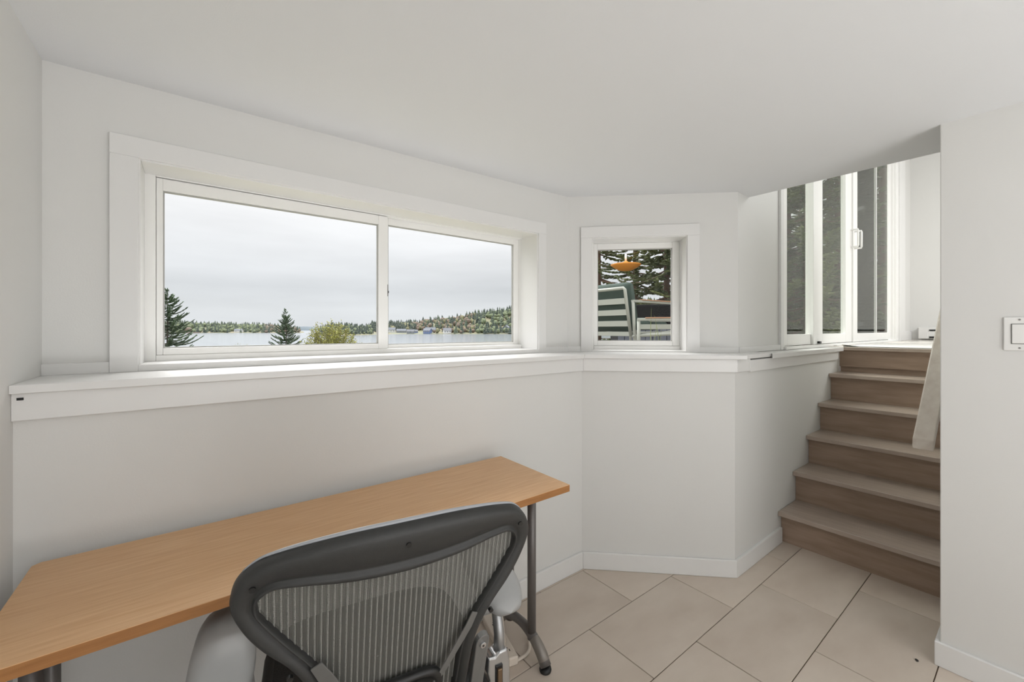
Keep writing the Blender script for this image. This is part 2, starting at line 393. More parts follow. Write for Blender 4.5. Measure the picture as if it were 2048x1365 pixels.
# ------------------------------------------------------------------ sliding glass door beside the stairs
door = empty('door_1', (0, 1.066, 0), 0, 'structure')
Zt = 3.2
MB().ring((3.035, 6.22, 1.10, 3.25), (3.066, 6.17, 1.140, Zt), -.010, .036).build('door_frame', M_vinyl, door, bevel=.003)
MB().box(2.99, 3.035, -.016, .0, 1.128, 3.3).build('casing_board', M_trim, door, bevel=.002)
MB().box(6.19, 6.30, -.03, .0, 1.13, 3.3).build('casing_board', M_vinyl, door, bevel=.004)
MB().box(6.30, 6.56, -.046, .0, 1.13, 3.3).build('casing_board', M_trim, door, bevel=.004)
MB().box(3.04, 6.2, -.030, .0, 1.127, 1.147).build('door_track', M_vinyl, door, bevel=.003)
MB().box(4.0, 6.3, -.052, -.030, 1.129, 1.138).build('threshold_strip', M_trim, door, bevel=.002)
def panel(x0, x1, gx0, gx1, y0, y1, fixed, scr=False):
    p = MB().ring((x0, x1, 1.150, Zt - .01), (gx0, gx1, 1.226, Zt - .09), y0, y1).build('door_panel', M_vinyl, door, bevel=.003)
    ym = (y0 + y1) / 2
    MB().box(gx0 - .004, gx1 + .004, ym, ym + .004, 1.222, Zt - .086).build('pane', M_dglass, p)
    if scr:
        MB().box(gx0 - .004, gx1 + .004, ym + .02, ym + .0215, 1.222, Zt - .086).build('screen', M_screen, p)
    return p
panel(3.066, 3.66, 3.135, 3.585, .0, .035, True)
panel(3.64, 4.62, 3.845, 4.440, .0, .036, False)
panel(4.625, 5.492, 4.795, 5.482, .0, .010, False, True)
panel(5.494, 6.168, 5.502, 6.045, .012, .022, True)
MB().box(3.585, 3.70, -.018, .002, 1.15, Zt).build('stile_cover', M_vinyl, door, bevel=.003)
MB().box(4.612, 4.632, -.012, .004, 1.15, Zt).build('meeting_strip', M_vinyl, door, bevel=.002)
for sx in (4.585, 4.69):
    h = MB().tube([(sx, -.004, 1.985), (sx, -.05, 1.985), (sx, -.052, 1.997), (sx, -.052, 2.125), (sx, -.05, 2.137), (sx, -.004, 2.137)], .008, 10)
    h.build('door_handle', M_vinyl, door, smooth=True)
MB().box(3.66, 3.70, -.034, -.016, 1.155, 1.172).build('door_stop', M_black, door, bevel=.002)

# ------------------------------------------------------------------ stairs
st = tag(empty('staircase', (2.72, .61, 0)), 'wooden staircase of six brown risers with greige treads up to the glass door', 'stairs')
RISE = 1.129 / 6; RUN = .2295
Y0s, Y1s = .249, .974
for k in range(6):
    x = 2.77 + RUN * k
    z0 = RISE * k; z1 = RISE * (k + 1) - .026
    MB().box(0, .018, 0, Y1s - Y0s - .002, -.024, z1 - z0).build('riser', M_riser, st, bevel=.001).location = (x - 2.72, Y0s + .001 - .61, z0)
    if k < 5:
        MB().box(0, RUN + .066, 0, Y1s - Y0s - .002, 0, .026).build('tread', M_tread, st, bevel=.0035, seg=2).location = (x - .05 - 2.72, Y0s + .001 - .61, z1)
# nosing of the landing counts as a tread
MB().box(0, .05, 0, Y1s - Y0s - .03, 0, .025).build('nosing', M_tread, st, bevel=.0035, seg=2).location = (3.866 - .0 - 2.72, Y0s + .001 - .61, 1.1035)

# hand rail: a flat board on brackets along the stair well wall
hr = tag(empty('handrail', (2.46, .3, .79)), 'greige wooden handrail board sloping up beside the stairs', 'handrail')
sl = .785; L = 2.0
def rail_pt(s, dz): return (2.448 + s, 0, .785 + sl * s + dz)
pr = [(2.448, .747), (2.448 + .010, .792), (2.448 + L, .792 + sl * L), (2.448 + L, .745 + sl * L)]
mbr = MB().add([(p[0], .293, p[1]) for p in pr] + [(p[0], .360, p[1]) for p in pr], [(0, 1, 2, 3), (7, 6, 5, 4), (0, 4, 5, 1), (1, 5, 6, 2), (2, 6, 7, 3), (3, 7, 4, 0)])
mbr.xf(Matrix.Translation((-2.46, -.3, -.79))).build('rail', M_rail, hr, bevel=.005, seg=3)
for s in (.35, 1.2, 1.9):
    z = .745 + sl * s
    MB().tube([(2.448 + s - 2.46, .249 - .3, z - .05 - .79), (2.448 + s - 2.46, .32 - .3, z - .05 - .79), (2.448 + s - 2.46, .327 - .3, z + .004 - .79)], .008, 8).build('bracket', M_steel, hr, smooth=True)

# ------------------------------------------------------------------ wall things
sw = tag(empty('light_switch', (2.215, .061, 1.245)), 'white rocker light switch plate on the right wall', 'light switch')
MB().box(-.006, 0, -.035, .035, -.057, .057).build('plate', M_vinyl, sw, bevel=.003, seg=3)
MB().box(-.0072, -.005, -.0185, .0185, -.0345, .0345).build('rocker_surround', mat('switch_shadow_gap', (120, 118, 114), .5), sw)
MB().box(-.0095, -.005, -.0165, .0165, -.0325, .0325).build('rocker', M_vinyl, sw, bevel=.0015)
for s in (-1, 1):
    q = MB().tube([(-.0075, 0, s * .048), (-.0055, 0, s * .048)], .003, 10).build('screw', mat('screw_grey', (150, 148, 144), .4, .5) if 'screw_grey' not in MATS else MATS['screw_grey'], sw)

ht = tag(empty('baseboard_heater', (7.15, .2, 1.129)), 'white electric baseboard heater at the foot of the end wall', 'heater')
MB().add([(-.002, -.75, .02), (-.055, -.75, .02), (-.06, -.75, .05), (-.06, -.75, .09), (-.045, -.75, .15), (-.002, -.75, .155)] + [(-.002, .78, .02), (-.055, .78, .02), (-.06, .78, .05), (-.06, .78, .09), (-.045, .78, .15), (-.002, .78, .155)],
         [(5, 4, 3, 2, 1, 0), (6, 7, 8, 9, 10, 11)] + [(i, (i + 1) % 6, 6 + (i + 1) % 6, 6 + i) for i in range(6)]).build('heater_body', M_heater, ht, bevel=.003)
MB().box(-.0625, -.05, -.75, .69, .112, .130).build('slot', M_dark, ht)
MB().box(-.0625, -.05, -.75, .69, .026, .046).build('slot', M_dark, ht)
MB().box(-.064, -.0, .70, .785, .018, .158).build('end_cap', M_heater, ht, bevel=.004)

mt = MB().grid([[(3.93 + .05 * i, .97 - .11 * j, 1.1325 + (.012 * max(0, 1 - i) if j == 0 else 0)) for j in range(6)] for i in range(24)])
mt.grid([[(3.93 + .05 * i, .97 - .11 * j, 1.1295 + (.012 * max(0, 1 - i) if j == 0 else 0)) for j in range(6)] for i in range(24)])
tag(mt.build('door_mat', mat('pale_mat', (222, 219, 213), .6, var=.05, scale=60)), 'pale thin mat with a lifted corner at the top of the stairs', 'mat')

# ------------------------------------------------------------------ desk
ZD = .705
desk = tag(empty('desk', (.38, 1.25, 0)), 'long narrow beech desk on grey steel legs under the wide window', 'desk')
dx0, dx1, dy0, dy1 = -.305, 1.06, 1.043, 1.462
ch = .012
poly = [(dx0 + ch, dy1), (dx0, dy1 - ch), (dx0, dy0), (dx1, dy0), (dx1, dy1)]
tp = MB().prism([(p[0] - .38, p[1] - 1.25) for p in poly], ZD - .0016, ZD).build('tabletop', M_beech, desk)
MB().prism([(p[0] - .38, p[1] - 1.25) for p in poly], ZD - .024, ZD - .0016).build('edge_band', M_beech_edge, tp)
def desk_leg(x):
    lg = MB()
    arch = []
    for i in range(17):
        u = -1 + 2 * i / 16; arch.append((0, .15 * u, .020 + .085 * max(0, 1 - abs(u) ** 2.1) ** .8))
    base = lg.tube(arch, [.017 + .004 * abs(-1 + 2 * i / 16) for i in range(17)], 14)
    e = base.build('leg', M_steel, desk, smooth=True); e.location = (x - .38, 1.278 - 1.25, 0)
    for yy in (-.070, .067):
        MB().tube([(0, yy, .075), (0, yy, ZD - .024)], .0165, 18).build('post', M_steel, e, smooth=True)
    MB().box(-.03, .03, -.16, .16, ZD - .032, ZD - .0245).build('top_plate', M_steel, e, bevel=.002)
    for s in (-1, 1):
        MB().tube([tuple(arch[8 + s * k]) for k in (4, 5, 6, 7, 8)], [.0185, .020, .021, .0215, .020], 14).build('toe', M_toe, e, smooth=True)
        MB().lathe([(.012, 0), (.021, .001), (.023, .008), (.021, .016), (.012, .018)], (0, s * .148, 0), 16).build('foot_cap', M_black, e, smooth=True)
desk_leg(1.022); desk_leg(-.255)

# ------------------------------------------------------------------ mesh office chair
PHI = math.radians(10); REC = math.radians(12)
chair = tag(empty('office_chair', (.2998, .6983, 0), -PHI), 'dark grey mesh office chair with grey arm pads at the desk', 'chair')
HB = .88                                     # height of the origin of the back surface
cr_, sr_ = math.cos(REC), math.sin(REC)
CURV = .4
def bk(a, b, nn=0.0):
    """point on the reclined back: a sideways, b up along the back, nn forward of the curved surface"""
    q = nn + CURV * a * a + (.25 * (max(0, -b - .25)) ** 2)
    return (a, -b * sr_ + q * cr_, HB + b * cr_ + q * sr_)
out_h = [(0, .0355), (.06, .0345), (.11, .031), (.165, .0235), (.205, .0145), (.228, .006), (.247, -.009), (.260, -.026), (.267, -.045), (.2685, -.063), (.262, -.088), (.247, -.120), (.225, -.152), (.199, -.180), (.176, -.212), (.160, -.245), (.151, -.285), (.146, -.33), (.143, -.38), (.135, -.43), (.11, -.468), (.06, -.482), (0, -.485)]
in_h = [(0, -.0575), (.06, -.0555), (.11, -.051), (.16, -.0435), (.198, -.0405), (.214, -.044), (.224, -.0515), (.230, -.062), (.2305, -.074), (.228, -.086), (.217, -.104), (.197, -.133), (.173, -.167), (.150, -.199), (.134, -.226), (.124, -.255), (.119, -.29), (.116, -.33), (.113, -.38), (.104, -.42), (.085, -.446), (.045, -.456), (0, -.458)]
def smooth_curve(pts, n):
    """Catmull-Rom through the points, n samples per span"""
    P = [np.array(p, float) for p in pts]; P = [2 * P[0] - P[1]] + P + [2 * P[-1] - P[-2]]; r = []
    for i in range(1, len(P) - 2):
        for k in range(n):
            t = k / n; a, b, c, d = P[i - 1:i + 3]
            r.append(.5 * (2 * b + (c - a) * t + (2 * a - 5 * b + 4 * c - d) * t * t + (3 * b - a - 3 * c + d) * t ** 3))
    r.append(P[-2]); return r
oh = smooth_curve(out_h, 4); ih = smooth_curve(in_h, 4)
ofull = [(p[0], p[1]) for p in oh] + [(-p[0], p[1]) for p in reversed(oh[1:-1])]
ifull = [(p[0], p[1]) for p in ih] + [(-p[0], p[1]) for p in reversed(ih[1:-1])]
prof = [(0.0, .014), (-.004, .006), (0.0, -.002), (.05, -.009), (.14, -.0125), (.32, -.0125), (.52, -.010), (.66, -.0065), (.73, -.0035), (.78, -.0035), (.82, -.0085), (.88, -.0105), (.94, -.009), (.985, -.003), (1.0, .006), (.96, .013), (.6, .019), (.25, .020)]
rows = []
for (ao, bo), (ai, bi) in zip(ofull, ifull):
    wdt = math.hypot(ai - ao, bi - bo)
    rows.append([bk(ao + (ai - ao) * u, bo + (bi - bo) * u, nn) for u, nn in prof])
frame = MB().grid(rows, close_u=True, close_v=True).build('back_frame', M_plas, chair, smooth=True)
# window sheen on the frame's top rim, put in as a pale tube
rim = MB().tube([bk(p[0], p[1] + .0005, .012) for p in (list(reversed([(-q[0], q[1]) for q in oh[1:26]])) + [(q[0], q[1]) for q in oh[:26]])], [.0012 + .003 * math.sin(math.pi * i / 50) for i in range(51)][:len(oh[1:26]) + 26], 8)
rim.build('rim_sheen', mat('pale_rim_sheen', (168, 170, 174), .25), frame, smooth=True)
for a, b in ((.0, .004), (-.236, -.028), (.239, -.028), (-.185, -.212), (.185, -.212)):
    MB().tube([bk(a, b, -.0148), bk(a, b, -.008)], .0048, 12).build('screw_hole', M_black, frame)
# woven back: upright threads inside the frame
ipoly = np.array([(p[0], p[1]) for p in ifull])
def span(a):
    ys = []
    for k in range(len(ipoly)):
        p, q = ipoly[k], ipoly[(k + 1) % len(ipoly)]
        if (p[0] - a) * (q[0] - a) < 0: ys.append(p[1] + (q[1] - p[1]) * (a - p[0]) / (q[0] - p[0]))
    return (min(ys), max(ys)) if len(ys) >= 2 else None
lightm, darkm = MB(), MB()
def thread(mb, a, wd, th, nn):
    s = span(a)
    if not s: return
    b0, b1 = s[0] - .006, s[1] + .006; K = 9; base = len(mb.v)
    for k in range(K + 1):
        b = b0 + (b1 - b0) * k / K
        for da, dn in ((-wd / 2, 0), (0, -th), (wd / 2, 0), (0, th)): mb.v.append(bk(a + da, b, nn + dn))
    for k in range(K):
        for j in range(4):
            x = base + k * 4 + j; y = base + k * 4 + (j + 1) % 4; mb.f.append((x, y, y + 4, x + 4))
a = -.2285
while a < .2290:
    thread(lightm, a, .0032, .0009, .004)
    for q in (.0029, .0046, .0063, .0078): thread(darkm, a + q, .0014, .0005, .0052)
    a += .0101
b = -.45
weft = darkm
while b < -.042:
    wmax = .232
    xs = [x for x in np.linspace(-wmax, wmax, 41) if (span(x) and span(x)[0] < b < span(x)[1])]
    # a weft row may have one run only
    if len(xs) > 1:
        base = len(weft.v)
        for x in xs:
            for db, dn in ((-.0004, 0), (0, -.0003), (.0004, 0), (0, .0003)): weft.v.append(bk(x, b + db, .0062 + dn))
        for k in range(len(xs) - 1):
            for j in range(4):
                p = base + k * 4 + j; q = base + k * 4 + (j + 1) % 4; weft.f.append((p, q, q + 4, p + 4))
    b += .0034
lm = lightm.build('mesh_thread', M_strand_l, chair, kind='stuff', fix=False)
dm = darkm.build('fine_thread', M_strand_d, chair, kind='stuff', fix=False)
# lumbar pad and its two straps
lp = []
for i in range(29):
    t = 2 * math.pi * i / 28
    cx, sx_ = math.cos(t), math.sin(t)
    lp.append((.084 * math.copysign(abs(cx) ** .55, cx), -.345 + .060 * math.copysign(abs(sx_) ** .55, sx_)))
lp = lp[:-1]
rows = []
for u, nn in ((1.0, -.004), (1.03, -.012), (.97, -.018), (.86, -.019), (.80, -.014), (.6, -.013), (.25, -.016)):
    rows.append([bk(p[0] * u, -.345 + (p[1] + .345) * u + .012 * (1 - (p[0] / .084) ** 2) * 0, nn) for p in lp])
pd = MB().grid(rows, close_v=True)
pd.f.append(tuple(range(len(pd.v) - 28, len(pd.v))))
pd.build('lumbar_pad', M_black, chair, smooth=True)
for s in (-1, 1):
    path = [(.146, -.198), (.132, -.222), (.110, -.258), (.085, -.300), (.066, -.330)]
    wid = [.0075, .0085, .0078, .007, .0065] if s > 0 else [.010, .012, .009, .0075, .0065]
    r_ = []
    for k, (pa, pb) in enumerate(path):
        d = np.array(path[min(k + 1, 4)]) - np.array(path[max(k - 1, 0)]); d = d / np.linalg.norm(d); nx = np.array((-d[1], d[0]))
        ww = wid[k]; zz = -.016 if k > 0 else -.013
        r_.append([bk(s * (pa + nx[0] * ww), pb + nx[1] * ww, zz + .003), bk(s * (pa + nx[0] * ww), pb + nx[1] * ww, zz), bk(s * (pa - nx[0] * ww), pb - nx[1] * ww, zz), bk(s * (pa - nx[0] * ww), pb - nx[1] * ww, zz + .003)])
    q = MB().grid(r_, close_v=True); q.f.append((0, 1, 2, 3)); q.f.append((16, 17, 18, 19))
    q.build('strap', M_strap, chair, bevel=.001)
# side brackets with bolts
for s in (-1, 1):
    r_ = []
    cap = [(.1745 + .0165 * math.cos(t), -.289 + .0165 * math.sin(t)) for t in np.linspace(math.pi, 0, 11)]
    outl = cap + [(.191, -.50), (.158, -.50)]
    f0 = [bk(s * p[0], p[1], -.010) for p in outl]; f1 = [bk(s * p[0], p[1], .004) for p in outl]
    n_ = len(outl)
    bm_ = MB().add(f0 + f1, [tuple(range(n_)), tuple(reversed(range(n_, 2 * n_)))] + [(i, (i + 1) % n_, n_ + (i + 1) % n_, n_ + i) for i in range(n_)])
    br = bm_.build('side_bracket', M_link, chair, bevel=.0025)
    MB().tube([bk(s * .1745, -.295, -.014), bk(s * .1745, -.295, -.009)], [.0065, .0075], 16).build('bolt', M_alu, br, bevel=.0008)
    MB().tube([bk(s * .1745, -.295, -.0143), bk(s * .1745, -.295, -.0135)], .0025, 6).build('bolt_socket', M_black, br)
# arms: a padded top, a polished stem and the bracket it slides in
def arm(s):
    c0 = (s * (.277 if s > 0 else .304), .265, .619)
    rows = []
    nl, nr = 22, 20
    for i in range(nl + 1):
        u = -1 + 2 * i / nl
        w_ = .054 * (max(0, 1 - abs(u) ** 3.6)) ** .45 * (1 - .08 * u); h_ = .032 * (max(0, 1 - abs(u) ** 3.2)) ** .5
        dz = -.022 * max(0, -u) ** 2 - .01 * max(0, u) ** 2
        row = []
        for j in range(nr):
            t = 2 * math.pi * j / nr; cx, sx_ = math.cos(t), math.sin(t)
            row.append((c0[0] + w_ * math.copysign(abs(cx) ** .8, cx) + s * .008 * u, c0[1] + .15 * u, c0[2] + dz + h_ * math.copysign(abs(sx_) ** .8, sx_)))
        rows.append(row)
    ar = MB().grid(rows, close_v=True).build('arm_pad', M_pad, chair, smooth=True)
    MB().tube([(s * .262, .20, .600), (s * .252, .157, .575), (s * .255, .150, .53), (s * .252, .147, .485)], [.012, .012, .0125, .014], 14).build('arm_stem', M_satin, ar, smooth=True)
    pf = [(.219, .497), (.236, .494), (.248, .503), (.268, .503), (.275, .47), (.276, .30), (.214, .30), (.214, .42), (.222, .44), (.216, .462)]
    n_ = len(pf)
    yk = MB().add([(s * p[0], .132, p[1]) for p in pf] + [(s * p[0], .168, p[1]) for p in pf], [tuple(range(n_)), tuple(reversed(range(n_, 2 * n_)))] + [(i, (i + 1) % n_, n_ + (i + 1) % n_, n_ + i) for i in range(n_)])
    y_ = yk.build('arm_bracket', M_bright, ar, bevel=.005, seg=3)
    MB().box(min(s * .236, s * .254), max(s * .236, s * .254), .1285, .135, .31, .474).build('adjuster_slot', M_black, y_, bevel=.001)
    MB().box(min(s * .239, s * .251), max(s * .239, s * .251), .124, .131, .31, .468).build('adjuster', M_bronze, y_, bevel=.002)
arm(-1); arm(1)
# seat, column and five star base
seat_rows = []
for i in range(33):
    t = 2 * math.pi * i / 32; cx, sx_ = math.cos(t), math.sin(t)
    seat_rows.append((.245 * math.copysign(abs(cx) ** .5, cx), .37 + .22 * math.copysign(abs(sx_) ** .5, sx_)))
seat_rows = seat_rows[:-1]
def seat_pt(p, u, z): return (p[0] * u, .37 + (p[1] - .37) * u, z - .03 * max(0, (p[1] - .5)) * 4)
sf = MB().grid([[seat_pt(p, u, z) for p in seat_rows] for u, z in ((1, .41), (1.02, .425), (1, .44), (.93, .44), (.92, .425), (.93, .41))], close_u=True, close_v=True)
sf.build('seat_frame', M_plas, chair, smooth=True)
sm_ = MB().grid([[seat_pt(p, u, z) for p in seat_rows] for u, z in ((.94, .432), (.7, .425), (.4, .42), (.05, .418))], close_v=True)
sm_.grid([[seat_pt(p, u, z - .006) for p in seat_rows] for u, z in ((.94, .432), (.7, .425), (.4, .42), (.05, .418))], close_v=True)
sm_.build('seat', M_seatmesh, chair, smooth=True)
MB().add([(-.21, .02, .40), (.21, .02, .40), (.16, .30, .39), (-.16, .30, .39), (-.21, .02, .34), (.21, .02, .34), (.12, .33, .32), (-.12, .33, .32)],
         [(0, 1, 2, 3), (7, 6, 5, 4), (0, 4, 5, 1), (1, 5, 6, 2), (2, 6, 7, 3), (3, 7, 4, 0)]).build('tilt_box', M_black, chair, bevel=.01)
MB().tube([(0, .33, .09), (0, .33, .34)], .028, 16).build('column', M_black, chair, smooth=True)
for k in range(5):
    t = 2 * math.pi * k / 5 + .3; d = (math.cos(t), math.sin(t))
    lg = MB().tube([(0, .33, .105), (d[0] * .15, .33 + d[1] * .15, .10), (d[0] * .28, .33 + d[1] * .28, .075)], [.028, .022, .015], 10).build('base_leg', M_plas, chair, smooth=True)
    MB().tube([(d[0] * .28 - d[1] * .02, .33 + d[1] * .28 + d[0] * .02, .029), (d[0] * .28 + d[1] * .02, .33 + d[1] * .28 - d[0] * .02, .029)], .029, 16).build('caster', M_black, lg, bevel=.004)

# ------------------------------------------------------------------ power strip and cord under the desk
ps = tag(empty('power_strip', (.968, 1.345, 0), math.radians(-14)), 'white power strip on the floor under the right end of the desk', 'power strip')
MB().box(-.026, .026, -.13, .13, 0, .034).build('strip_body', M_cord, ps, bevel=.006, seg=3)
for k in range(4):
    y = -.09 + k * .05
    so = MB(); so.box(-.007, -.004, y - .006, y + .004, .0335, .0348); so.box(.004, .007, y - .006, y + .004, .0335, .0348); so.box(-.002, .002, y + .010, y + .014, .0335, .0348)
    so.build('socket', M_black, ps)
cpts = smooth_curve([(.995, 1.40, .03), (1.05, 1.385, .07), (1.085, 1.33, .05), (1.06, 1.27, .012), (1.03, 1.235, .007), (.985, 1.225, .007), (.93, 1.235, .007), (.86, 1.27, .007), (.78, 1.33, .007)], 6)
MB().tube([tuple(p) for p in cpts], .0065, 8).build('power_cord', M_cord, ps, smooth=True).matrix_parent_inverse = Matrix.LocRotScale(ps.location, ps.rotation_euler, None).inverted()
c2 = smooth_curve([(.96, 1.30, .03), (.945, 1.29, .10), (.925, 1.27, .16), (.91, 1.24, .10), (.90, 1.21, .02), (.86, 1.20, .007), (.80, 1.22, .007)], 6)
tag(MB().tube([tuple(p) for p in c2], .006, 8).build('cable', M_cord, None, smooth=True), 'white looped cable rising from the power strip behind the chair arm', 'cable')


# ------------------------------------------------------------------ outdoors
FW = Vector((.60876143, .79335334, 0)); RT = Vector((.79335334, -.60876143, 0))
def out(b, t, z):
    """world point at forward distance t and bearing slope b (sideways per metre forward)"""
    p = (FW + RT * b) * t; return Vector((p.x, p.y, z))
M_ground = mat('grass_ground', (96, 100, 66), .9, rgb2=(120, 112, 84), scale=.6, detail=6)
M_lake = mat('lake_water', (112, 118, 124), .155, bump=.04, bscale=.9, stretch=(1, 1, 1), spec=.6)
M_deck = mat('weathered_deck', (128, 124, 118), .7, var=.1, scale=6)
WATER = -4.74
gr = []
for y, z in ((2.15, .30), (3.6, .25), (6, .15), (9, .0), (14, -.5), (25, -1.7), (45, -4.0), (70, -6.0)):
    gr.append([(x, y if y > 3 or x < 2.2 else y, z) for x in np.linspace(-60, 90, 60)])
setting(MB().grid(gr).build('ground', M_ground, smooth=True))
wt = []
for b in np.linspace(-4, 4, 24): wt.append([out(b, t, WATER) for t in (44, 80, 150, 300, 600, 1200, 3600)])
setting(MB().grid(wt).build('lake', M_lake))

def np_mesh(name, V, F, m, parent=None, smooth=False, kind=None):
    me = bpy.data.meshes.new(name); V = np.asarray(V, np.float32); F = np.asarray(F, np.int32)
    me.vertices.add(len(V)); me.vertices.foreach_set('co', V.ravel())
    me.loops.add(F.size); me.loops.foreach_set('vertex_index', F.ravel())
    me.polygons.add(len(F)); me.polygons.foreach_set('loop_start', np.arange(0, F.size, F.shape[1], dtype=np.int32))
    me.update(calc_edges=True); me.validate()
    if m: me.materials.append(m)
    if smooth: me.shade_smooth()
    o = bpy.data.objects.new(name, me); COL.objects.link(o)
    if parent: o.parent = parent
    if kind: o['kind'] = kind
    return o
SP_V = np.array([(0, 0, 0), (.35, 1, 0), (.35, -.5, .87), (.35, -.5, -.87), (1, 0, 0)])
SP_F = np.array([(0, 2, 1), (0, 3, 2), (0, 1, 3), (4, 1, 2), (4, 2, 3), (4, 3, 1)])
def spindles(P, D, L, Wd):
    """needle sprays: slim double cones from P along D, length L, half width Wd"""
    P = np.asarray(P, float); D = np.asarray(D, float); D /= np.linalg.norm(D, axis=1)[:, None]
    up = np.where(np.abs(D[:, 2:3]) < .9, [[0, 0, 1.]], [[1., 0, 0]])
    A = np.cross(D, up); A /= np.linalg.norm(A, axis=1)[:, None]; B = np.cross(D, A)
    L = np.asarray(L)[:, None, None]; Wd = np.asarray(Wd)[:, None, None]
    V = P[:, None] + D[:, None] * SP_V[None, :, :1] * L + A[:, None] * SP_V[None, :, 1:2] * Wd + B[:, None] * SP_V[None, :, 2:] * Wd * .6
    F = SP_F[None] + (np.arange(len(P)) * 5)[:, None, None]
    return V.reshape(-1, 3), F.reshape(-1, 3)

def conifer(name, H, R, seed, mF, mT, whorl=.12, nb=6, tw=.16, tww=.02, step=.05, z0=.05, rise=.25, droop=.35, shape=.85, keep=1.0, sub=0):
    """spruce or fir: a thing with trunk, branches and foliage"""
    r = random.Random(seed); P, D, Ls, Ws = [], [], [], []; bb = MB()
    z = z0 * H
    while z < H * .985:
        t = z / H
        Rl = R * (1 - t) ** shape
        for k in range(nb if t < .9 else 4):
            if r.random() > keep: continue
            az = 2 * math.pi * (k + r.random() * .9) / nb + z * 7
            L = Rl * r.uniform(.72, 1.12) + .02
            ri = rise + .5 * t ** 3; dr = droop * (1 - t)
            ca, sa = math.cos(az), math.sin(az); zz = z + r.uniform(-.5, .5) * whorl
            def bp(s): return Vector((ca * L * s, sa * L * s, zz + L * (ri * s * s - dr * s * (1 - s) * 1.6 - dr * .25 * s)))
            bb.tube([bp(0), bp(.33), bp(.66), bp(.97)], [.012 * L + .003, .009 * L + .002, .005 * L + .0015, .001], 3, cap=False)
            s = .10 + r.random() * .06; side = 1
            while s < 1.0:
                p = bp(s); q = (bp(min(1.02, s + .03)) - bp(s - .03)).normalized()
                lat = Vector((-sa, ca, 0)) * side
                for m_ in range(2 if sub else 1):
                    d = q * r.uniform(.5, 1.0) + lat * r.uniform(.4, 1.0) + Vector((0, 0, r.uniform(-.28, .22)))
                    if r.random() < .25: d = q + Vector((0, 0, r.uniform(-.2, .5)))
                    P.append(p); D.append(d); l_ = tw * (1 - .45 * s) * r.uniform(.6, 1.25) * (1 - .45 * t); Ls.append(l_); Ws.append(tww * r.uniform(.7, 1.3))
                side = -side; s += step / L * r.uniform(.7, 1.3)
            P.append(bp(.9)); D.append(bp(1.0) - bp(.9)); Ls.append(L * .1 + tw * .5); Ws.append(tww * .8)
        z += whorl * r.uniform(.8, 1.2) * (1 - .3 * t)
    P.append(Vector((0, 0, H * .93))); D.append(Vector((.02, 0, 1))); Ls.append(H * .07); Ws.append(tww * .7)
    root = empty(name)
    MB().tube([(0, 0, -.4), (0, 0, H * .3), (.01, 0, H * .65), (0, 0, H)], [.010 * H + .01, .008 * H + .006, .005 * H + .004, .003], 8, cap=False).build('trunk', mT, root, smooth=True)
    bb.build('branches', mT, root, fix=False, kind='stuff')
    V, F = spindles(P, D, Ls, Ws)
    np_mesh('needles', V, F, mF, root, kind='stuff')
    return root
M_needle = mat('dark_spruce_needles', (60, 88, 48), .6, rgb2=(38, 60, 36), scale=2.5)
M_needle2 = mat('olive_spruce_needles', (104, 112, 62), .6, rgb2=(58, 70, 40), scale=1.2)
M_bark = mat('grey_bark', (92, 84, 74), .85, var=.2, scale=20)
M_rust = mat('rust_bark', (98, 76, 62), .85, var=.2, scale=20)
LAB_T = 'tree'
t_ = conifer('young_spruce', 3.02, 1.22, 11, M_needle, M_bark, whorl=.12, nb=7, tw=.14, tww=.023, step=.013, shape=.8, sub=1)
t_.location = out(-.8365, 12.0, -.55); t_.rotation_euler = (0, 0, .4)
tag(t_, 'dark green young spruce at the left edge of the wide window', LAB_T)
t_ = conifer('young_spruce', 2.95, 1.20, 23, M_needle, M_bark, whorl=.135, nb=8, tw=.13, tww=.023, step=.014, shape=1.02, sub=1)
t_.location = out(-.5483, 16.0, -.90)
tag(t_, 'small pointed spruce alone before the water, left of the yellow-green bush', LAB_T)

# tall spruces beyond the deck
big = []
for i, (sd, H, R, wh, nb_, tw_, tww_, st_, kp, rs) in enumerate(((5, 9.5, 2.2, .40, 6, .26, .045, .065, .85, .1), (6, 9.0, 2.6, .30, 7, .26, .05, .055, .85, .05), (9, 10.5, 2.5, .33, 7, .26, .05, .06, .85, .1))):
    t_ = conifer('tall_spruce', H, R, sd, M_needle2, M_rust, z0=.02, whorl=wh, nb=nb_, tw=tw_, tww=tww_, step=st_, rise=rs, droop=.3, keep=kp, shape=.7, sub=1)
    big.append(t_)
TREES = [(0, .208, 11.0, 'thin tall spruce with see-through branches, leftmost in the small window'),
         (1, .375, 11.5, 'dense tall spruce filling the right half of the small window'),
         (2, .300, 14.0, 'tall spruce standing back between the two spruces nearer the small window'),
         (1, .47, 15.5, None), (2, .56, 13.0, None)]
DOORT = [(1, .62, 9.2), (2, .72, 8.6), (0, .79, 11.5), (2, .90, 9.0), (1, .99, 11.5), (2, .67, 13.0), (1, .86, 14.0), (0, .77, 12.0), (2, 1.05, 14), (1, .58, 17), (2, .70, 18), (1, .95, 18)]
used = set()
def plant(idx, b, t, lab, group=None):
    o = big[idx] if idx not in used else copy_tree(big[idx])
    used.add(idx)
    o.location = out(b, t, .1); o.rotation_euler = (0, 0, b * 37 + t); o.scale = (1, 1, 1)
    tag(o, lab, LAB_T, group)
for idx, b, t, lab in TREES: plant(idx, b, t, lab or 'tall spruce far behind the spruces of the small window', None if lab else 'spruces behind the small window')
for idx, b, t in DOORT:
    pn = 'leftmost' if b < .74 else 'second' if b < .825 else 'third'
    nf = 'tall spruce close behind the ' if t < 12.5 else 'tall spruce further off behind the '
    plant(idx, b, t, nf + pn + ' pane of the sliding glass door', 'spruces beyond the ' + pn + ' door pane ' + ('near' if t < 12.5 else 'far'))

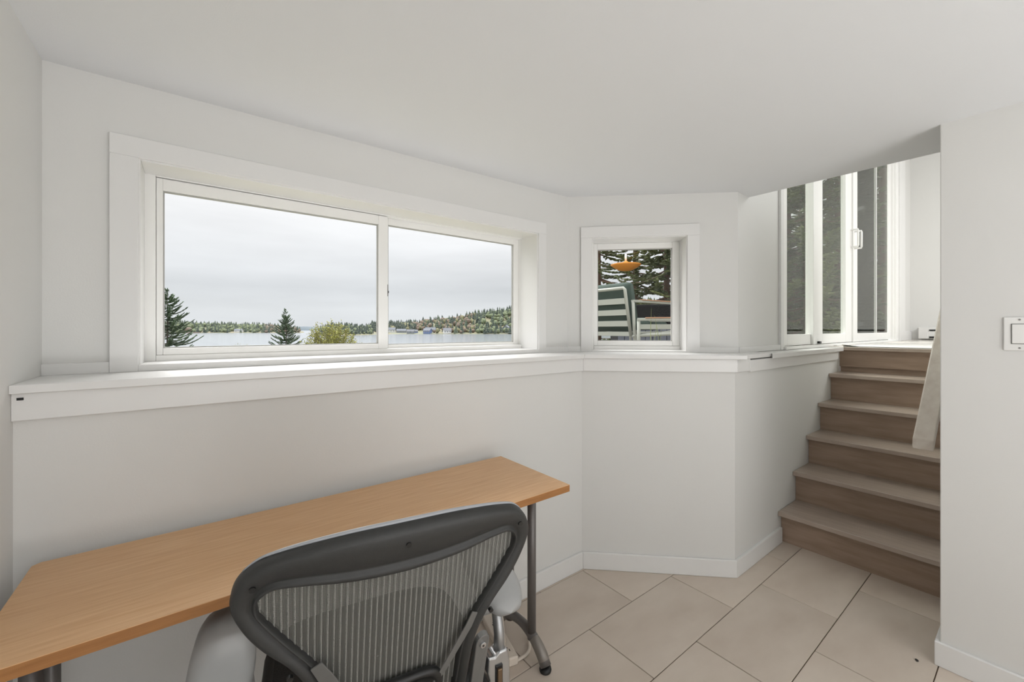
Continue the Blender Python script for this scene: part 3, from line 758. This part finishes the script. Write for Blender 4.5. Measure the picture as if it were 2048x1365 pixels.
# yellow-green bush, and tips of lower shrubs
M_leaf = mat('yellow_green_leaf', (152, 150, 60), .6, rgb2=(116, 120, 46), scale=6)
M_stem = mat('tan_stem', (132, 116, 92), .8)
def shrub(name, W, H, ns, seed, lab, loc, leaf0, leafn, ls):
    r = random.Random(seed); root = empty(name); st_ = MB(); P, D, Ls, Ws = [], [], [], []
    for k in range(ns):
        az = r.uniform(0, 2 * math.pi); rad = W * math.sqrt(r.random()) ; h = H * math.sqrt(max(.05, 1 - (rad / W) ** 2 * .75)) * r.uniform(.85, 1.03)
        b0 = Vector((math.cos(az) * rad * .25, math.sin(az) * rad * .25, 0)); tip = Vector((math.cos(az) * rad, math.sin(az) * rad, h)); mid = b0.lerp(tip, .5) + Vector((math.cos(az), math.sin(az), 0)) * -.08 * W * r.random()
        pts = [b0, b0.lerp(mid, .6), mid, mid.lerp(tip, .5) + Vector((r.uniform(-.04, .04), r.uniform(-.04, .04), 0)), tip]
        st_.tube(pts, [.010, .008, .006, .004, .002], 4, cap=False)
        for m_ in range(leafn):
            u = r.uniform(leaf0, 1.0); seg = min(3, int(u * 4)); p = pts[seg].lerp(pts[seg + 1], u * 4 - seg)
            p = p + Vector((r.gauss(0, .035), r.gauss(0, .035), r.gauss(0, .03)))
            P.append(p); D.append(Vector((r.uniform(-1, 1), r.uniform(-1, 1), r.uniform(-.1, 1)))); Ls.append(ls * r.uniform(.6, 1.3)); Ws.append(ls * .26)
    st_.build('stems', M_stem, root, fix=False, kind='stuff')
    V, F = spindles(P, D, Ls, Ws); np_mesh('leaves', V, F, M_leaf, root, kind='stuff')
    root.location = loc; tag(root, lab, 'bush'); return root
shrub('leafy_bush', 1.08, 2.17, 200, 3, 'rounded yellow-green bush with bare lower stems by the water', out(-.441, 14.0, -.62), .66, 34, .075)
shrub('leafy_bush', .42, 1.22, 46, 8, 'sparse shrub whose tips show above the sill left of the lone spruce', out(-.6575, 14.0, -.40), .80, 10, .04)
shrub('leafy_bush', .30, 1.16, 26, 12, 'thin twiggy shrub just showing above the sill, leftmost of the low shrubs', out(-.702, 14.0, -.40), .86, 4, .03)

# far shores: land, trees, houses
M_hill = mat('far_forest_floor', (96, 102, 76), .95, rgb2=(118, 106, 84), scale=.05, detail=6)
M_shore = mat('far_lawn', (108, 112, 90), .95, rgb2=(96, 94, 80), scale=.08, detail=5)
FAR = [mat('far_dark_conifer', (58, 68, 58), .9, rgb2=(48, 58, 52), scale=.3), mat('far_mid_conifer', (76, 86, 68), .9, rgb2=(64, 74, 62), scale=.3),
       mat('far_green_leafage', (106, 114, 84), .9, rgb2=(90, 100, 76), scale=.3), mat('far_rust_leafage', (110, 96, 82), .9, rgb2=(98, 88, 78), scale=.3), mat('far_yellow_leafage', (118, 116, 84), .9, rgb2=(104, 102, 78), scale=.3)]
def smst(x): x = max(0, min(1, x)); return x * x * (3 - 2 * x)
def interp(x, tab): return float(np.interp(x, [a for a, b in tab], [b for a, b in tab]))
# right shore: shoreline distance and height of the ridge by bearing
R_SH = [(-.47, 425), (-.44, 418), (-.40, 410), (-.36, 430), (-.33, 480), (-.30, 515), (-.26, 520), (0.1, 525), (.5, 560)]
R_RG = [(-.47, -3.0), (-.44, 1.5), (-.41, 3.0), (-.38, 0.0), (-.35, 1.5), (-.31, 2.5), (-.27, 3.5), (-.25, 4.0), (-.21, 9.0), (-.17, 12.0), (-.13, 14.0), (-.10, 20.), (-.05, 23.), (-.02, 26.), (.05, 32.), (.2, 42.), (.5, 45.)]
def right_z(b, t):
    s = interp(b, R_SH); return -4.9 + (interp(b, R_RG) + 4.9) * smst((t - s + 4) / 170.) + (.9 if t > s else 0) * smst((t - s) / 6)
L_SH = [(-1.3, 640), (-.82, 655), (-.78, 668), (-.76, 700), (-.60, 712), (-.515, 715), (-.505, 730)]
L_RG = [(-1.3, 10.), (-.80, 8.0), (-.70, 5.0), (-.62, 4.5), (-.55, 1.5), (-.515, -1.5), (-.505, -4.9)]
def left_z(b, t):
    s = interp(b, L_SH); return -4.9 + (interp(b, L_RG) + 4.9) * smst((t - s + 4) / 150.) + (.6 if t > s else 0) * smst((t - s) / 6)
for nm, f_, tab, b0, b1, nb_ in (('hill_right', right_z, R_SH, -.475, .5, 70), ('hill_left', left_z, L_SH, -1.3, -.505, 50)):
    rows = []
    for b in np.linspace(b0, b1, nb_):
        s = interp(b, tab); rows.append([out(b, s + d, f_(b, s + d)) for d in (-5, 0, 3, 8, 20, 40, 70, 100, 130, 170, 240)])
    setting(MB().grid(rows).build(nm, M_hill, smooth=True))
rows = []
for b in np.linspace(-.62, -.40, 24): rows.append([out(b, t, z) for t, z in ((2300, -6), (2330, 3 + 14 * math.exp(-((b + .515) / .05) ** 2)), (2600, 20 * math.exp(-((b + .50) / .06) ** 2)))])
setting(MB().grid(rows).build('hill_far', mat('hazy_far_hill', (88, 98, 104), .95, var=.03, scale=.02), smooth=True))  # distance haze is put into the bluish colour
# pale lawn strip along the settled shore
rows = []
for b in np.linspace(-.335, .01, 40):
    s = interp(b, R_SH); rows.append([out(b, s + d, right_z(b, s + d) + .12) for d in ((-1, 2, 8, 18, 30) if b < -.19 else (-1, 1, 3, 5, 6))])
setting(MB().grid(rows).build('far_shore_lawn', M_shore, smooth=True))

def far_mesh(kind, seed):
    r = random.Random(seed); V, F = [], []
    if kind == 'c':
        z = .08
        for k in range(4):
            rad = .24 * (1 - k * .23) * r.uniform(.85, 1.1); zt = z + .42 - k * .045; n_ = 7; b0 = len(V)
            for j in range(n_):
                a = 2 * math.pi * j / n_ + k; q = rad * r.uniform(.75, 1.15); V.append((q * math.cos(a), q * math.sin(a), z + r.uniform(-.03, .03)))
            V.append((0, 0, min(1, zt + .08 if k == 3 else zt)))
            for j in range(n_): F.append((b0 + j, b0 + (j + 1) % n_, b0 + n_))
            z += .21
    else:
        bm = bmesh.new(); bmesh.ops.create_icosphere(bm, subdivisions=2, radius=.5)
        for v in bm.verts: v.co *= r.uniform(.78, 1.1); v.co.x *= .82; v.co.y *= .82
        for v in bm.verts: V.append((v.co.x, v.co.y, v.co.z * .9 + .5))
        for f in bm.faces: F.append(tuple(v.index for v in f.verts))
        bm.free()
    return np.array(V), np.array(F)
CM = [far_mesh('c', k) for k in range(4)]; RM = [far_mesh('r', k) for k in range(4)]
r = random.Random(77)
protos = {}
def far_tree(kind, mi, var, loc, h, wd, lab, group):
    V, F = (CM if kind == 'c' else RM)[var]
    k = (kind, mi, var)
    if k not in protos:
        o = np_mesh('pine_tree' if kind == 'c' else 'leafy_tree', V, F, FAR[mi]); protos[k] = o
    else: o = link_copy(protos[k])
    o.location = loc; o.scale = (h * wd, h * wd, h); o.rotation_euler = (0, 0, r.uniform(0, 6))
    tag(o, lab, 'tree', group)
stuffV = {i: ([], [], [0]) for i in range(5)}
def stuff_tree(kind, mi, var, loc, h, wd):
    V, F = (CM if kind == 'c' else RM)[var]; a = r.uniform(0, 6); c, s = math.cos(a), math.sin(a)
    W_ = np.stack([(V[:, 0] * c - V[:, 1] * s) * h * wd, (V[:, 0] * s + V[:, 1] * c) * h * wd, V[:, 2] * h], 1) + np.array(loc)
    lv, lf, n_ = stuffV[mi]; lv.append(W_); lf.append(F + n_[0]); n_[0] += len(V)
def species(b, right):
    """which tree grows where on the far shores"""
    x = r.random()
    if right:
        if -.24 < b < -.09 and x < .55: return ('r', 3 if x < .36 else 4)
        if b > -.09 and x < .42: return ('r', 2)
        if -.34 < b < -.24: return ('c', 0) if x < .75 else ('r', 4)
        if b < -.34: return ('c', 0) if x < .6 else ('r', 2)
        return ('c', 0 if x < .75 else 1)
    if b > -.60 and x < .5: return ('r', 3)
    return ('r', 2) if x < .42 else (('c', 1) if x < .8 else ('c', 0))
HOUSES = [(-.1575, 529, 9), (-.296, 556, 11), (-.268, 548, 10), (-.205, 528, 9), (-.198, 552, 11), (-.2345, 540, 6), (-.246, 528, 8), (-.0135, 548, 5), (-.663, 722, 10)]
def near_house(b, t):
    return any(abs(b - q[0]) * t < q[2] and -q[2] < t - q[1] < q[2] for q in HOUSES)
def occupied(b, d):
    """keep the lawns of the settled shore clear of trees"""
    return -.335 < b < -.205 and d < 46 or -.18 < b < -.14 and d < 16
GR = 'trees on the wooded far shore right of the lone spruce'; GL = 'trees on the wooded far shore left of the lone spruce'
for d, n_ind, n_st, hh in ((14, 80, 110, 8), (36, 52, 120, 9), (62, 0, 150, 9.5), (90, 0, 160, 10), (120, 0, 170, 10), (150, 0, 180, 10.5), (172, 46, 120, 10.5)):
    for k in range(n_ind + int(n_st * 1.7)):
        b = r.uniform(-.468, .03) if k < n_ind + n_st else r.uniform(.03, .4); dd = d + r.uniform(-11, 11)
        if occupied(b, dd): continue
        t = interp(b, R_SH) + dd
        if near_house(b, t): continue
        kd, mi = species(b, True); h = hh * r.uniform(.7, 1.2) * (1.15 if kd == 'c' else .8) * (.7 if b < -.34 else 1); va = r.randrange(4)
        wd = r.uniform(.8, 1.1) * (1.2 if kd == 'c' else 1.0); loc = out(b, t, right_z(b, t) - .3)
        if k < n_ind:
            pl = 'on the promontory behind the yellow-green bush' if b < -.325 else 'around the houses of the far settlement' if b < -.19 else 'around the white grey-roofed house' if b < -.10 else 'at the right end of the far hill'
            ro = 'near the water ' if d < 20 else 'further back ' if d < 100 else 'on the ridge line '
            sp = ('dark conifer', 'mid green conifer', 'light green leafy tree', 'rust brown leafy tree', 'yellowish leafy tree')[mi]
            far_tree(kd, mi, va, loc, h, wd, sp + ' ' + ro + pl, sp + 's ' + ro + pl)
        else: stuff_tree(kd, mi, va, loc, h, wd)
for d, n_ind, n_st, hh in ((10, 70, 60, 8), (40, 20, 110, 9), (80, 0, 130, 10), (115, 0, 130, 10), (150, 12, 130, 10.5)):
    for k in range(n_ind + int(n_st * 2.2)):
        b = r.uniform(-.86, -.512) if k < n_ind + n_st else r.uniform(-1.28, -.86); dd = d + r.uniform(-9, 16)
        t = interp(b, L_SH) + dd
        if near_house(b, t): continue
        kd, mi = species(b, False); h = hh * r.uniform(.7, 1.15) * (1.15 if kd == 'c' else .85); va = r.randrange(4); wd = r.uniform(.85, 1.2) * (1.2 if kd == 'c' else 1.0)
        if -.535 < b: h *= .75
        loc = out(b, t, left_z(b, t) - .3)
        if k < n_ind:
            pl = 'of the left shore behind the jetty' if b < -.74 else 'of the left shore around the pale cottage' if b < -.62 else 'of the left shore beside the lone spruce'
            ro = 'near the water ' if d < 20 else 'further back ' if d < 100 else 'on the ridge line '
            sp = ('dark conifer', 'mid green conifer', 'light green leafy tree', 'rust brown leafy tree', 'yellowish leafy tree')[mi]
            far_tree(kd, mi, va, loc, h, wd, sp + ' ' + ro + pl, sp + 's ' + ro + pl)
        else: stuff_tree(kd, mi, va, loc, h, wd)
aV, aF, aM, n0 = [], [], [], 0
for i, (lv, lf, n_) in stuffV.items():
    if lv: aV += lv; aF += [f + n0 for f in lf]; aM += [i] * sum(len(f) for f in lf); n0 += n_[0]
o = np_mesh('distant_woods', np.concatenate(aV), np.concatenate(aF), None, kind='stuff')
for m in FAR: o.data.materials.append(m)
o.data.polygons.foreach_set('material_index', np.array(aM, np.int32))
tag(o, 'mixed woods covering the far shores across the water', 'woods')
# one rounded rust tree by the stone jetty on the left shore
o = np_mesh('leafy_tree', RM[0][0], RM[0][1], FAR[3]); o.location = out(-.786, 676, -4.4); o.scale = (13, 13, 10)
tag(o, 'broad rust brown tree beside the jetty on the left far shore', 'tree')
M_stone = mat('jetty_stone', (120, 108, 98), .9, var=.15, scale=.4)
jt = MB(); pa, pb = out(-.815, 652, 0), out(-.757, 668, 0); dv = (pb - pa); q = Vector((-dv.y, dv.x, 0)).normalized() * 3
jt.prism([(p.x, p.y) for p in (pa - q, pb - q, pb + q, pa + q)], WATER - 1, WATER + 1.5)
tag(jt.build('jetty', M_stone, bevel=.3), 'low brown stone jetty on the left far shore', 'jetty')

def house(lab, b, t, Wd, Dp, H, roof_h, yaw, wall, roof, wins=3, z=None, porch=False):
    g = right_z(b, t) if z is None else z
    root = empty('house', out(b, t, g), 0); root.rotation_euler = (0, 0, math.radians(-37.5) + yaw)
    tag(root, lab, 'house')
    MB().box(-Wd / 2, Wd / 2, -Dp / 2, Dp / 2, -1, H).build('walls', wall, root)
    # gable end faces along x
    e = .4
    MB().add([(-Wd / 2, -Dp / 2, H), (-Wd / 2, Dp / 2, H), (-Wd / 2, 0, H + roof_h), (Wd / 2, -Dp / 2, H), (Wd / 2, Dp / 2, H), (Wd / 2, 0, H + roof_h)], [(0, 2, 1), (3, 4, 5), (0, 3, 5, 2), (1, 2, 5, 4)]).build('gable', wall, root)
    rm = MB()
    for s in (-1, 1):
        rm.add([(-Wd / 2 - e, s * (Dp / 2 + e), H - .2), (Wd / 2 + e, s * (Dp / 2 + e), H - .2), (Wd / 2 + e, 0, H + roof_h + .15), (-Wd / 2 - e, 0, H + roof_h + .15), (-Wd / 2 - e, s * (Dp / 2 + e), H), (Wd / 2 + e, s * (Dp / 2 + e), H), (Wd / 2 + e, 0, H + roof_h + .4), (-Wd / 2 - e, 0, H + roof_h + .4)],
               [(0, 1, 2, 3), (7, 6, 5, 4), (0, 4, 5, 1), (1, 5, 6, 2), (2, 6, 7, 3), (3, 7, 4, 0)])
    rm.build('roof', roof, root)
    for k in range(wins):
        x = -Wd / 2 + Wd * (k + .5) / wins
        f = MB().box(x - .8, x + .8, -Dp / 2 - .08, -Dp / 2 + .1, H * .38, H * .8).build('house_window', M_vinyl, root)
        MB().box(x - .65, x + .65, -Dp / 2 - .12, -Dp / 2, H * .42, H * .76).build('house_pane', M_hpane, f)
    if porch: MB().box(-Wd / 2 - 2, Wd / 2 + 1, -Dp / 2 - 3, -Dp / 2, 0, .5).build('deck_platform', M_deck, root)
    return root
M_hpane = mat('dark_house_pane', (70, 78, 88), .2)
H_white = mat('white_siding', (196, 196, 194), .7); H_grey = mat('grey_siding', (108, 114, 120), .8); H_blue = mat('blue_siding', (84, 104, 148), .8)
R_grey = mat('grey_shingles', (104, 108, 114), .85); R_dark = mat('dark_shingles', (104, 106, 110), .85)
house('white house with grey roof at the water edge below the rust brown trees', -.1575, 529, 9.5, 7.5, 3.4, 3.2, .35, H_white, R_dark, 3)
house('white gabled house standing highest in the far settlement beside the window mullion', -.296, 556, 14, 7, 3.4, 2.8, .2, H_white, R_grey, 4)
house('low dark house with pale roof right of the white gabled house', -.268, 548, 12, 7, 2.6, 2.2, .1, H_grey, R_grey, 4)
house('blue house with white gable close to the water', -.205, 528, 9, 7, 3.6, 2.6, -.2, H_blue, R_grey, 3)
house('grey house with pale grey roof behind the blue house', -.198, 552, 13, 7, 3.2, 3.0, .3, H_grey, R_grey, 3)
house('small blue cabin in the middle of the far settlement', -.2345, 540, 5.5, 5, 2.4, 1.6, .5, H_blue, R_dark, 2)
house('grey boathouse on the shore below the low dark house', -.246, 528, 9, 6, 2.6, 2.2, .15, H_grey, R_dark, 2)
house('grey house with bright gable in the trees at the right of the far hill', -.0135, 548, 7, 8, 5.2, 3.0, 1.2, H_grey, R_grey, 2)
house('pale cottage among the trees of the left far shore', -.663, 722, 12, 7, 3.0, 2.4, .2, H_white, R_grey, 2, z=-3.6)

# ------------------------------------------------------------------ deck outside the door with its furniture
ZDK = .95
setting(MB().prism([(2.75, 1.5), (3.2, 1.26), (9.5, 1.26), (9.5, 5.6), (3.2, 5.6), (2.75, 2.2)], .80, ZDK).build('deck', M_deck))
M_frame = mat('cream_metal', (146, 148, 139), .45); M_cush = mat('green_cushion', (44, 60, 52), .85, var=.12, scale=30, bump=.1, bscale=200)
M_teak = mat('teak_arm', (150, 112, 84), .6, var=.15, scale=20, stretch=(1, 8, 8)); M_wick = mat('charcoal_box', (13, 13, 14), .9, spec=.15)
M_slate = mat('blue_grey_board', (92, 96, 106), .7, var=.15, scale=12, objvar=.12)
dA = (RT * .81 + FW * .586).normalized()            # direction the chair faces
yaw = math.atan2(dA.y, dA.x)
def rod(a, b, r_=.018): return MB().tube([a, b], r_, 10)
def bar(mb, p, q, hw, hh):
    """flat bar from p to q, half thickness hw sideways and hh upright"""
    p, q = Vector(p), Vector(q); d = (q - p).normalized(); s = Vector((-d.y, d.x, 0)).normalized() * hw; u = Vector((0, 0, hh))
    return mb.add([p - s - u, p + s - u, p + s + u, p - s + u, q - s - u, q + s - u, q + s + u, q - s + u], [(3, 2, 1, 0), (4, 5, 6, 7), (0, 1, 5, 4), (1, 2, 6, 5), (2, 3, 7, 6), (3, 0, 4, 7)])
ac = tag(empty('patio_armchair', out(.2936, 4.2, ZDK), yaw), 'cream metal patio armchair with slatted back and green cushion on the deck', 'chair')
Wc, Dc = .72, .88                                     # local: x forward, y towards its left (away from us)
def back_pt(y, z): return (-.02 - (z - .26) * .20 + .02, y, z)
for y in (0, Wc):
    MB().tube([(.04, y, 0), (.02, y, .30), (0.0, y, .60)], .017, 10).build('rear_leg', M_frame, ac, smooth=True)
    MB().tube([(Dc, y, 0), (Dc, y, .60)], .017, 10).build('front_leg', M_frame, ac, smooth=True)
    bar(MB(), (-.01, y, .60), (Dc + .01, y, .60), .020, .012).build('arm_rail', M_frame, ac, bevel=.004)
    bar(MB(), (.12, y, .616), (Dc + .015, y, .616), .026, .006).build('arm_cap', M_teak, ac, bevel=.003)
    MB().tube([(.0, y, .24), (Dc, y, .30)], .015, 10).build('seat_rail', M_frame, ac, smooth=True)
yo = .03
MB().tube([back_pt(yo, .245), back_pt(yo, .715), back_pt(yo + .015, .73), back_pt(Wc - yo - .015, .73), back_pt(Wc - yo, .715), back_pt(Wc - yo, .245)], .017, 10).build('back_frame', M_frame, ac, smooth=True)
for z in (.600, .485, .37):
    bar(MB(), back_pt(yo, z), back_pt(Wc - yo, z), .006, .030).build('back_slat', M_frame, ac, bevel=.003)
bar(MB(), back_pt(yo, .262), back_pt(Wc - yo, .262), .008, .022).build('bottom_rail', M_frame, ac, bevel=.003)
bar(MB(), (.03, .0, .27), (.03, Wc, .27), .012, .015).build('seat_bar', M_frame, ac); bar(MB(), (Dc, .0, .27), (Dc, Wc, .27), .012, .015).build('seat_bar', M_frame, ac)
def cushion(name, W_, H_, T_, M_, parent, M4):
    rows = []
    for i in range(15):
        u = -1 + 2 * i / 14; row = []
        for j in range(24):
            a = 2 * math.pi * j / 24; ca, sa = math.cos(a), math.sin(a)
            k = (1 - abs(u) ** 6) ** .35 if abs(u) < 1 else 0
            row.append((T_ / 2 * math.copysign(abs(ca) ** .7, ca) * (.35 + .65 * k), W_ / 2 * u, H_ / 2 * math.copysign(abs(sa) ** .45, sa) * (.94 + .06 * k)))
        rows.append(row)
    mb = MB().grid(rows, close_v=True); mb.f.append(tuple(range(24))); mb.f.append(tuple(range(14 * 24, 15 * 24)))
    return mb.xf(M4).build(name, M_, parent, smooth=True)
cushion('back_cushion', Wc - .05, .52, .17, M_cush, ac, Matrix.Translation((.055, Wc / 2, .545)) @ Matrix.Rotation(-.20, 4, 'Y'))
cushion('seat_cushion', Wc - .06, .54, .14, M_cush, ac, Matrix.Translation((.38, Wc / 2, .37)) @ Matrix.Rotation(math.pi / 2, 4, 'Y'))

tb = tag(empty('patio_ottoman', out(.3075, 3.98, ZDK), math.radians(-37.5) - .27), 'low cream metal side bench with wooden edge in front of the patio armchair', 'bench')
for x in (0, .95):
    for y in (0, .5):
        MB().tube([(x, y, 0), (x, y, .405)], .017, 10).build('leg', M_frame, tb, smooth=True)
for y in (0, .5):
    bar(MB(), (-.015, y, .405), (.965, y, .405), .02, .012).build('top_rail', M_frame, tb, bevel=.004)
    bar(MB(), (.06, y, .421), (.97, y, .421), .026, .006).build('wood_cap', M_teak, tb, bevel=.003)
    bar(MB(), (0, y, .335), (.95, y, .335), .008, .024).build('side_slat', M_frame, tb, bevel=.003)
    MB().tube([(.0, y, .25), (.2, y, .262), (.95, y, .30)], .015, 10).build('lower_rail', M_frame, tb, smooth=True)
for x in (0, .95): bar(MB(), (x, 0, .335), (x, .5, .335), .008, .024).build('end_slat', M_frame, tb, bevel=.003)

bx = tag(empty('storage_box', out(.256, 5.5, ZDK), math.radians(-37.5) - .12), 'dark board-clad storage box on the deck behind the patio armchair', 'box')
n_b = 14
for k in range(n_b):
    MB().box(.004, .086, -.012, 0, 0, .34).build('board', M_slate, bx, bevel=.002).location = (k * .09, 0, .02)
MB().box(0, n_b * .09, .0, .8, .02, .36).build('box_body', M_wick, bx)
MB().box(.22, n_b * .09 + .02, -.02, .82, .36, .64).build('lid', M_wick, bx, bevel=.02)

# indoor lamp's reflection in the small window, put outside as an orange dish
hd = tag(empty('reflection_dish', out(.276, 9.6, 2.74)), 'flat orange lamp reflection in the small window, added as a dish hanging outside', 'reflection')
m = mat('orange_reflection', (216, 140, 52), .5)
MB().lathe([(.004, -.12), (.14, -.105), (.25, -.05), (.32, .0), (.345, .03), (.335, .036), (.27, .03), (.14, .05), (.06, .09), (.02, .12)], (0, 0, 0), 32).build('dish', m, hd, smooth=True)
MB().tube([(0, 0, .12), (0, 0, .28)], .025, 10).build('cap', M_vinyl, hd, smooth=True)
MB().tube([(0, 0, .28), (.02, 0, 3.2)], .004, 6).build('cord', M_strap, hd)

# grass blades close outside the windows
M_blade = mat('grass_blade', (120, 132, 72), .7, var=.2, scale=8)
def tuft(lab, b, t, z, hs, seed):
    r_ = random.Random(seed); root = empty('grass_tuft', out(b, t, z)); tag(root, lab, 'grass')
    for h in hs:
        a = r_.uniform(0, 6.28); le = r_.uniform(.05, .28); x0 = r_.uniform(-.08, .08); y0 = r_.uniform(-.08, .08); d = (math.cos(a), math.sin(a))
        pts = [(x0 + d[0] * le * h * u * u, y0 + d[1] * le * h * u * u, h * (u - .12 * u ** 4)) for u in (0, .25, .5, .75, 1)]
        MB().tube(pts, [.0035, .0032, .0026, .002, .0006], 4).build('blade', M_blade, root)
tuft('green grass blades rising before the patio bench', .365, 3.3, .72, (.62, .55, .58, .74, .66, .5, .8), 5)
tuft('two thin grass tips at the lower right corner of the wide window', .0, 4.2, .30, (.90, .93, 1.0), 6)

cb = MB().lathe([(.001, 0), (.004, .001), (.005, .003), (.003, .005), (.0006, .006)], (0, 0, 0), 10).xf(Matrix.Scale(1.6, 4, (1, 0, 0))).build('crumb', M_black)
cb.location = (2.173, .306, .0005); cb.rotation_euler = (0, 0, .5)
tag(cb, 'tiny dark crumb on the floor tile near the right wall', 'crumb')
